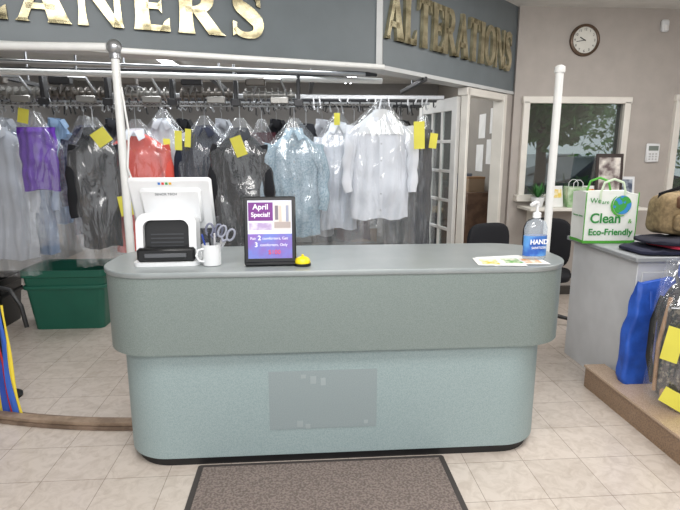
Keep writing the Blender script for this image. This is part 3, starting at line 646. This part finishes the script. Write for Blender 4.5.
Geo().pillow((.03,-.06,.22),(.36,.2,.10),.45,.02,8,seed=4,n=40,m=18).obj('flap',br,hb)
Geo().pillow((-.07,-.125,.09),(.16,.05,.12),.5,.008,7,seed=2).obj('pocket',kh,hb)
Geo().tube([(-.19,0,.16),(-.2,-.03,.27),(-.08,-.07,.32),(.06,-.06,.31),(.17,-.02,.27),(.2,0,.16)],.014,8,fy=.4).obj('strap',black,hb)
Geo().tube([(.06,-.13,.02),(.07,-.15,.12),(.06,-.16,.22)],.013,8,fy=.4).obj('front_strap',br,hb)
Geo().box((-.07,-.158,.13),(.03,.008,.03),.003).obj('buckle',steel,hb)
o=Geo().pillow((0,0,.07),(.24,.2,.13),.6,.02,7,seed=9).obj('cloth_pouch',M('brown_pouch_cloth',(110,60,46),.8),None,(2.86,3.3,.96)); top(o,'reddish brown cloth pouch beside canvas bag','pouch')
# blue tote, backpack
blm=M('bright_blue_fabric',(44,96,200),.5,c2=(32,76,168),scale=8,bump=.6,bscale=14)
PZ=.156
bb=thing('tote_bag','large soft bright blue fabric tote bag standing on granite platform','bag',(2.13,2.955,PZ),(0,0,.05))
prof_=((.95,.9,0),(1.03,1,.03),(1.06,1.0,.18),(1.05,.9,.38),(1.02,.75,.52),(1.0,.5,.62),(.95,.35,.66))
g=Geo(); g.rings([[Vector((x*k+.10*max(0,z-.25)+.014*noise.noise(Vector((x*20,y*20,z*9))),y*kk+.022*noise.noise(Vector((x*16,y*3,z*8))),z+(.02*math.sin(x*22) if z>.58 else 0))) for x,y in rrect(-.13,.13,-.05,.05,.025,8)] for k,kk,z in [tuple(prof_[i][q]*(1-t)+prof_[i+1][q]*t for q in range(3)) for i in range(6) for t in (0,.2,.4,.6,.8)]+[prof_[6]]]); g.obj('bag_body',blm,bb,ang=60)
for y in (-.045,.02): Geo().tube([(-.02,y,.60),(-.03,y-.03,.50),(.03,y-.04,.44),(.09,y-.03,.50),(.09,y,.60)],.009,8,fy=.4).obj('handle',blm,bb)
bp=thing('backpack','black and tan patterned backpack in clear plastic on granite platform','backpack',(2.225,2.65,PZ),(0,0,-.72))
bp.scale=(1.05,.9,1.2)
dk=M('patterned_charcoal_nylon',(36,36,42),.5,c2=(120,112,100),scale=45,bump=.4,ramp=(.52,.6)); dk2=M('charcoal_nylon',(42,44,50),.5); tan=M('tan_leather',(170,132,98),.6)
Geo().pillow((0,0,.30),(.36,.24,.60),.45,.02,6,n=40,m=24).obj('main_compartment',dk2,bp)
Geo().pillow((0,-.125,.18),(.29,.1,.27),.4,.01,6,seed=3,n=40,m=20).obj('front_pocket',dk,bp)
Geo().box((0,-.178,.305),(.24,.012,.03),.004).obj('leather_trim',tan,bp); Geo().box((0,-.165,.07),(.25,.03,.05),.01).obj('leather_trim',tan,bp)
for sd in (-1,1): Geo().tube([(sd*.155,-.115,.06),(sd*.16,-.125,.3),(sd*.13,-.12,.53)],.011,8).obj('tan_piping',tan,bp)
Geo().pillow((0,-.12,.44),(.27,.08,.17),.45,.01,6,seed=5,n=40,m=20).obj('upper_pocket',dk,bp)
Geo().tube([(-.06,0,.59),(-.05,0,.66),(.05,0,.66),(.06,0,.59)],.012,8).obj('top_handle',tan,bp)
for sd in (-1,1):
    Geo().tube([(sd*.17,-.06,.52),(sd*.2,-.1,.4),(sd*.2,-.1,.22),(sd*.17,-.05,.08)],.016,8,fy=.4).obj('side_strap',black_p,bp)
for z in (.34,.36+.13): Geo().tube([(-.12,-.165,z),(0,-.18,z+.01),(.12,-.165,z)],.004,6).obj('zipper',steel,bp)
R=[]
for i in range(31):
    v=i/30; z=.0+v*.70; hw=.205*(1-.35*max(0,v-.75)*4*.5); hd=.195*(1-.75*max(0,v-.7)/.3)
    R.append([Vector(((hw+.018*abs(noise.noise(Vector((c*7,s*7,z*8)))))*c,(hd+.018*abs(noise.noise(Vector((c*7,s*7,z*8+4)))))*s,z)) for c,s in [(math.copysign(abs(math.cos(a))**.7,math.cos(a)),math.copysign(abs(math.sin(a))**.7,math.sin(a))) for a in [2*pi*j/60 for j in range(60)]]])
Geo().rings(R,False,False).obj('plastic_cover',cover_mat('clear_bag_film',.14,.03,.1,.03),bp,ang=60)
for x,z,r in ((-.09,.30,.15),(-.03,.03,-1.2)): bx('paper_tag',(x,-.225,z+.03),(.08,.002,.17),yellow_paper,bp,bev=0,rot=(.1,r,0))
b2=thing('garment_bag','tall blue fabric garment bag behind the backpack','bag',(2.48,2.945,PZ))
Geo().pillow((0,0,.34),(.34,.10,.68),.4,.02,6,seed=6,n=40,m=24).obj('bag_body',blm,b2)
Geo().pillow((0,0,.72),(.34,.11,.18),.5,.02,9,seed=8,n=40,m=20).obj('bag_top',blm,b2)
# ---------------------------------------------------------------- wall items
ck=thing('wall_clock','round brown rimmed wall clock with white face','clock',(2.93,WY+.001,2.71),(pi/2,0,0))
Geo().lathe([(.155,0),(.16,.01),(.155,.03),(.14,.036),(.13,.03),(.13,.012)],40).obj('clock_rim',M('bronze_rim',(96,78,64),.35,.4),ck)
Geo().lathe([(.131,.01),(.131,.014)],40).obj('clock_face',M('clock_face_white',(226,224,216),.5),ck)
for k in range(12):
    a=2*pi*k/12; text(str(12 if k==0 else k),.034,black_p,ck,(.105*math.sin(a),.105*math.cos(a),.016),(0,0,0),name='clock_numeral')
for a,l,w in ((math.radians(-62),.07,.009),(math.radians(-100),.1,.006)):
    Geo().box((0,l/2-.01,0),(w,l,.002)).obj('clock_hand',black_p,ck,(0,0,.019),(0,0,-a))
kp=thing('alarm_keypad','small white wall keypad with grey screen','keypad',(3.80,WY+.001,1.57))
Geo().box((0,-.015,0),(.15,.03,.2),.01).obj('keypad_body',white_p,kp); Geo().box((0,-.031,.05),(.11,.003,.05),.001).obj('keypad_screen',M('lcd_grey',(120,130,124),.3),kp)
for r in range(3):
    for c in range(3): Geo().box((-.035+.035*c,-.031,-.01-.028*r),(.022,.004,.016),.002).obj('key_button',M('key_grey',(190,190,190),.5),kp)
sn=thing('motion_sensor','small white wall motion sensor','sensor',(3.77,WY+.001,2.86))
Geo().box((0,-.025,0),(.08,.05,.12),.015).obj('sensor_body',white_p,sn); Geo().pillow((0,-.05,-.015),(.05,.02,.05),1).obj('sensor_lens',M('lens_white',(240,240,240),.2),sn)
ws_=thing('window_shelf','white wooden shelf on brackets below the window','shelf',(2.95,WY-.20,1.0))
Geo().box((0,0,0),(1.25,.34,.03),.004).obj('shelf_board',cream,ws_)
for x in (-.5,.5): Geo().box((x,.08,-.09),(.03,.17,.15),.004).obj('bracket',cream,ws_)
pc=thing('picture_frame','small dark framed picture leaning on window shelf','picture',(3.2,WY-.26,1.017),(-.12,0,-.2))
Geo().box((0,0,.28),(.27,.02,.54),.004).obj('frame',M('dark_wood_frame',(50,38,34),.4),pc); Geo().box((0,-.011,.28),(.21,.003,.46)).obj('picture_print',M('picture_print',(220,214,206),.5,c2=(100,84,84),scale=9),pc)
pc2=thing('picture_frame','small white framed print leaning on window shelf','picture',(3.42,WY-.20,1.017),(-.12,0,-.1))
Geo().box((0,0,.16),(.2,.02,.3),.004).obj('frame',white_p,pc2); Geo().box((0,-.011,.16),(.15,.003,.24)).obj('picture_print',M('picture_print_b',(190,200,210),.5,c2=(70,80,100),scale=12),pc2)
gb=thing('gift_bag','pale green paper gift bag on window shelf','bag',(2.85,WY-.24,1.017))
Geo().rings([bagring(.2,.12,0),bagring(.22,.12,.12),bagring(.21,.10,.21,.03)]).obj('bag_body',M('pale_lime_paper',(130,168,118),.6,c2=(200,214,190),scale=9),gb,ang=20)
for y in (-.05,.05): Geo().tube([(-.05,y,.19),(-.05,y,.25),(-.02,y,.28),(.02,y,.28),(.05,y,.25),(.05,y,.19)],.004,6).obj('handle',white_p,gb)
pt_=thing('potted_plant','leafy green plant in a small white pot','plant',(2.47,WY-.2,1.017))
Geo().lathe([(.05,0),(.07,.1),(.062,.1),(.058,.08)],20).obj('pot',white_p,pt_)
g=Geo(); rl=random.Random(8)
for k in range(34):
    a=rl.uniform(0,2*pi); t=rl.uniform(.25,1.1); L=rl.uniform(.09,.19)
    d=Vector((math.cos(a)*math.sin(t),math.sin(a)*math.sin(t),math.cos(t))); s=Vector((-math.sin(a),math.cos(a),0))*.02; b0=Vector((0,0,.09))
    g.add([b0,b0+d*L*.5+s,b0+d*L,b0+d*L*.5-s],[[0,1,2,3]])
g.obj('foliage',M('leaf_green',(60,120,60),.6),pt_)
for k,(x,c) in enumerate(((2.66,(236,232,220)),(3.02,(200,60,50)))):
    e=thing('leaflet','printed leaflet standing on the window shelf','leaflet',(x,WY-.24,1.017),(-.2,0,.1),group='leaflets on the window shelf')
    Geo().box((0,0,.11),(.15,.003,.22)).obj('sheet',white_paper,e); Geo().box((0,-.003,.14),(.12,.002,.09)).obj('printed_picture',M('leaflet_print_%d'%k,c,.6,c2=(230,200,90),scale=20),e)
# ---------------------------------------------------------------- office chairs
def chair(loc,rot,H=1.0):
    E=thing('office_chair','black padded office chair on castors','chair',loc,(0,0,rot),'office chairs behind the counter')
    Geo().pillow((0,0,.48),(.48,.46,.09),.5).obj('seat',black,E)
    Geo().pillow((0,.24,H-.24),(.44,.07,.48),.5).obj('backrest',black,E)
    Geo().tube([(0,.1,.43),(0,.27,.45),(0,.285,.7)],.018,8).obj('back_support',black_p,E)
    Geo().lathe([(.03,.1),(.03,.44)],16).obj('gas_column',dark_metal,E)
    for sd in (-1,1): Geo().tube([(sd*.2,.05,.44),(sd*.28,.05,.5),(sd*.28,.02,.68),(sd*.28,-.12,.69),(sd*.28,.16,.69)],.02,8).obj('armrest',black_p,E)
    for k in range(5):
        a=2*pi*k/5; Geo().tube([(0,0,.11),(.27*math.cos(a),.27*math.sin(a),.07)],[.024,.016],8).obj('base_leg',black_p,E)
        Geo().lathe([(.028,-.02),(.028,.02)],14,mt=Matrix.Translation((.28*math.cos(a),.28*math.sin(a),.03))@Matrix.Rotation(a,4,'Z')@Matrix.Rotation(pi/2,4,'X')).obj('castor',black_p,E)
chair((1.72,4.22,0),.3,.97); chair((2.22,4.55,0),-.5,.97)
# ---------------------------------------------------------------- outdoors
struct(Geo().box((8,16,-.06),(30,19,.1)).obj('ground',M('asphalt',(120,120,120),.9)))
for k,(x,y,s,hh) in enumerate(((4.9,10.6,1.3,2.8),(11.2,16.5,3.0,3.4),(5.0,18.5,3.0,3.2))):
    e=thing('tree','leafy green street tree outside the window','tree',(x,y,-.01),group='trees outside')
    Geo().tube([(0,0,0),(.05,0,1.2),(0,.05,hh)],[.14,.11,.06],10).obj('trunk',M('bark',(86,70,56),.9),e)
    g=Geo(); rt=random.Random(k+40)
    for q in range(4200):
        d=Vector((rt.gauss(0,1),rt.gauss(0,1),rt.gauss(0,1))).normalized()*(rt.random()**.4)*s; d.z*=.8
        d*=1+.35*noise.noise(d*1.6)
        p=d+Vector((0,0,hh)); a=Vector((rt.gauss(0,1),rt.gauss(0,1),rt.gauss(0,1))).normalized(); b_=a.orthogonal().normalized(); L=.12
        g.add([p-a*L,p+b_*L*.5,p+a*L,p-b_*L*.5],[[0,1,2,3]])
    o=g.obj('foliage',M('tree_leaves_%d'%k,((90,140,72),(100,148,80),(80,120,70))[k],.8),e); o['kind']='stuff'
hg=thing('hedge','clipped green hedge beside the car park','hedge',(6,8.3,0))
g=Geo(); rt=random.Random(77)
for q in range(2500):
    p=Vector((rt.uniform(-1.6,3),rt.uniform(-.25,.25),rt.uniform(.05,1.15))); a=Vector((rt.gauss(0,1),rt.gauss(0,1),rt.gauss(0,1))).normalized(); b_=a.orthogonal().normalized(); L=.09
    g.add([p-a*L,p+b_*L*.5,p+a*L,p-b_*L*.5],[[0,1,2,3]])
o=g.obj('foliage',M('hedge_leaves',(44,84,44),.8),hg); o['kind']='stuff'
cm_=M('dark_car_paint',(60,64,76),.2,.3); cgl=M('car_glass',(30,34,40),.1)
for cx_,cy_,pm_,lb in ((7.6,13.0,cm_,'dark parked car outside the window'),(11.0,22.5,M('silver_car_paint',(190,192,196),.25,.4),'silver parked car farther away in the car park')):
    car=thing('parked_car',lb,'car',(cx_,cy_,0),(0,0,.1))
    prof=[(-2.1,.35),(-2.15,.75),(-1.3,.95),(-.7,1.42),(.7,1.45),(1.45,1.0),(2.1,.85),(2.15,.35)]
    Geo().prism(prof,-.85,.85,mt=Matrix.Rotation(pi/2,4,'X')).obj('car_body',pm_,car)
    Geo().prism([(-1.15,.97),(-.65,1.36),(.62,1.38),(1.2,1.0)],-.86,.86,mt=Matrix.Rotation(pi/2,4,'X')).obj('side_glass',cgl,car)
    for x in (-1.35,1.35):
        for y in (-.8,.8): Geo().lathe([(.33,-.1),(.33,.1)],24,mt=Matrix.Translation((x,y,.33))@Matrix.Rotation(pi/2,4,'X')).obj('wheel',black_p,car)
# ---------------------------------------------------------------- lights
def area(name,loc,e,sx,sy,c=(1,.985,.965),rot=(0,0,0)):
    l=bpy.data.lights.new(name,'AREA'); l.energy=e; l.shape='RECTANGLE'; l.size=sx; l.size_y=sy; l.color=c
    o=bpy.data.objects.new(name,l); COL.objects.link(o); o.location=loc; o.rotation_euler=rot; return o
area('lamp_front',(0,1.5,2.98),84,2.4,1.2,rot=(math.radians(20),0,0)); area('lamp_side',(2.9,3.2,2.98),66,1.6,1.6); area('lamp_near',(.3,-.5,2.9),95,2.5,1.5,rot=(math.radians(35),0,0))
area('lamp_rear',(-.9,4.2,2.66),38,2.4,.3,(.95,.98,1)); area('lamp_rear',(-.6,6.4,2.62),60,3.0,1.5,(.95,.98,1)); area('fill_office',(1.5,7.2,2.62),12,1.0,1.0,(1,.98,.95))  # last one is an added fill that brightens the back office
w=bpy.data.worlds.new('World'); SC.world=w; w.use_nodes=True; nt=w.node_tree
bg=nt.nodes['Background']; bg.inputs['Color'].default_value=(.96,.975,1,1); bg.inputs['Strength'].default_value=1.1
# ---------------------------------------------------------------- camera
cd=bpy.data.cameras.new('camera'); cd.sensor_width=36; cd.lens=36*520/680; co=bpy.data.objects.new('camera',cd); COL.objects.link(co)
co.location=(0,0,1.6); co.rotation_euler=(math.radians(90-11.4),0,math.radians(-4.2)); SC.camera=co
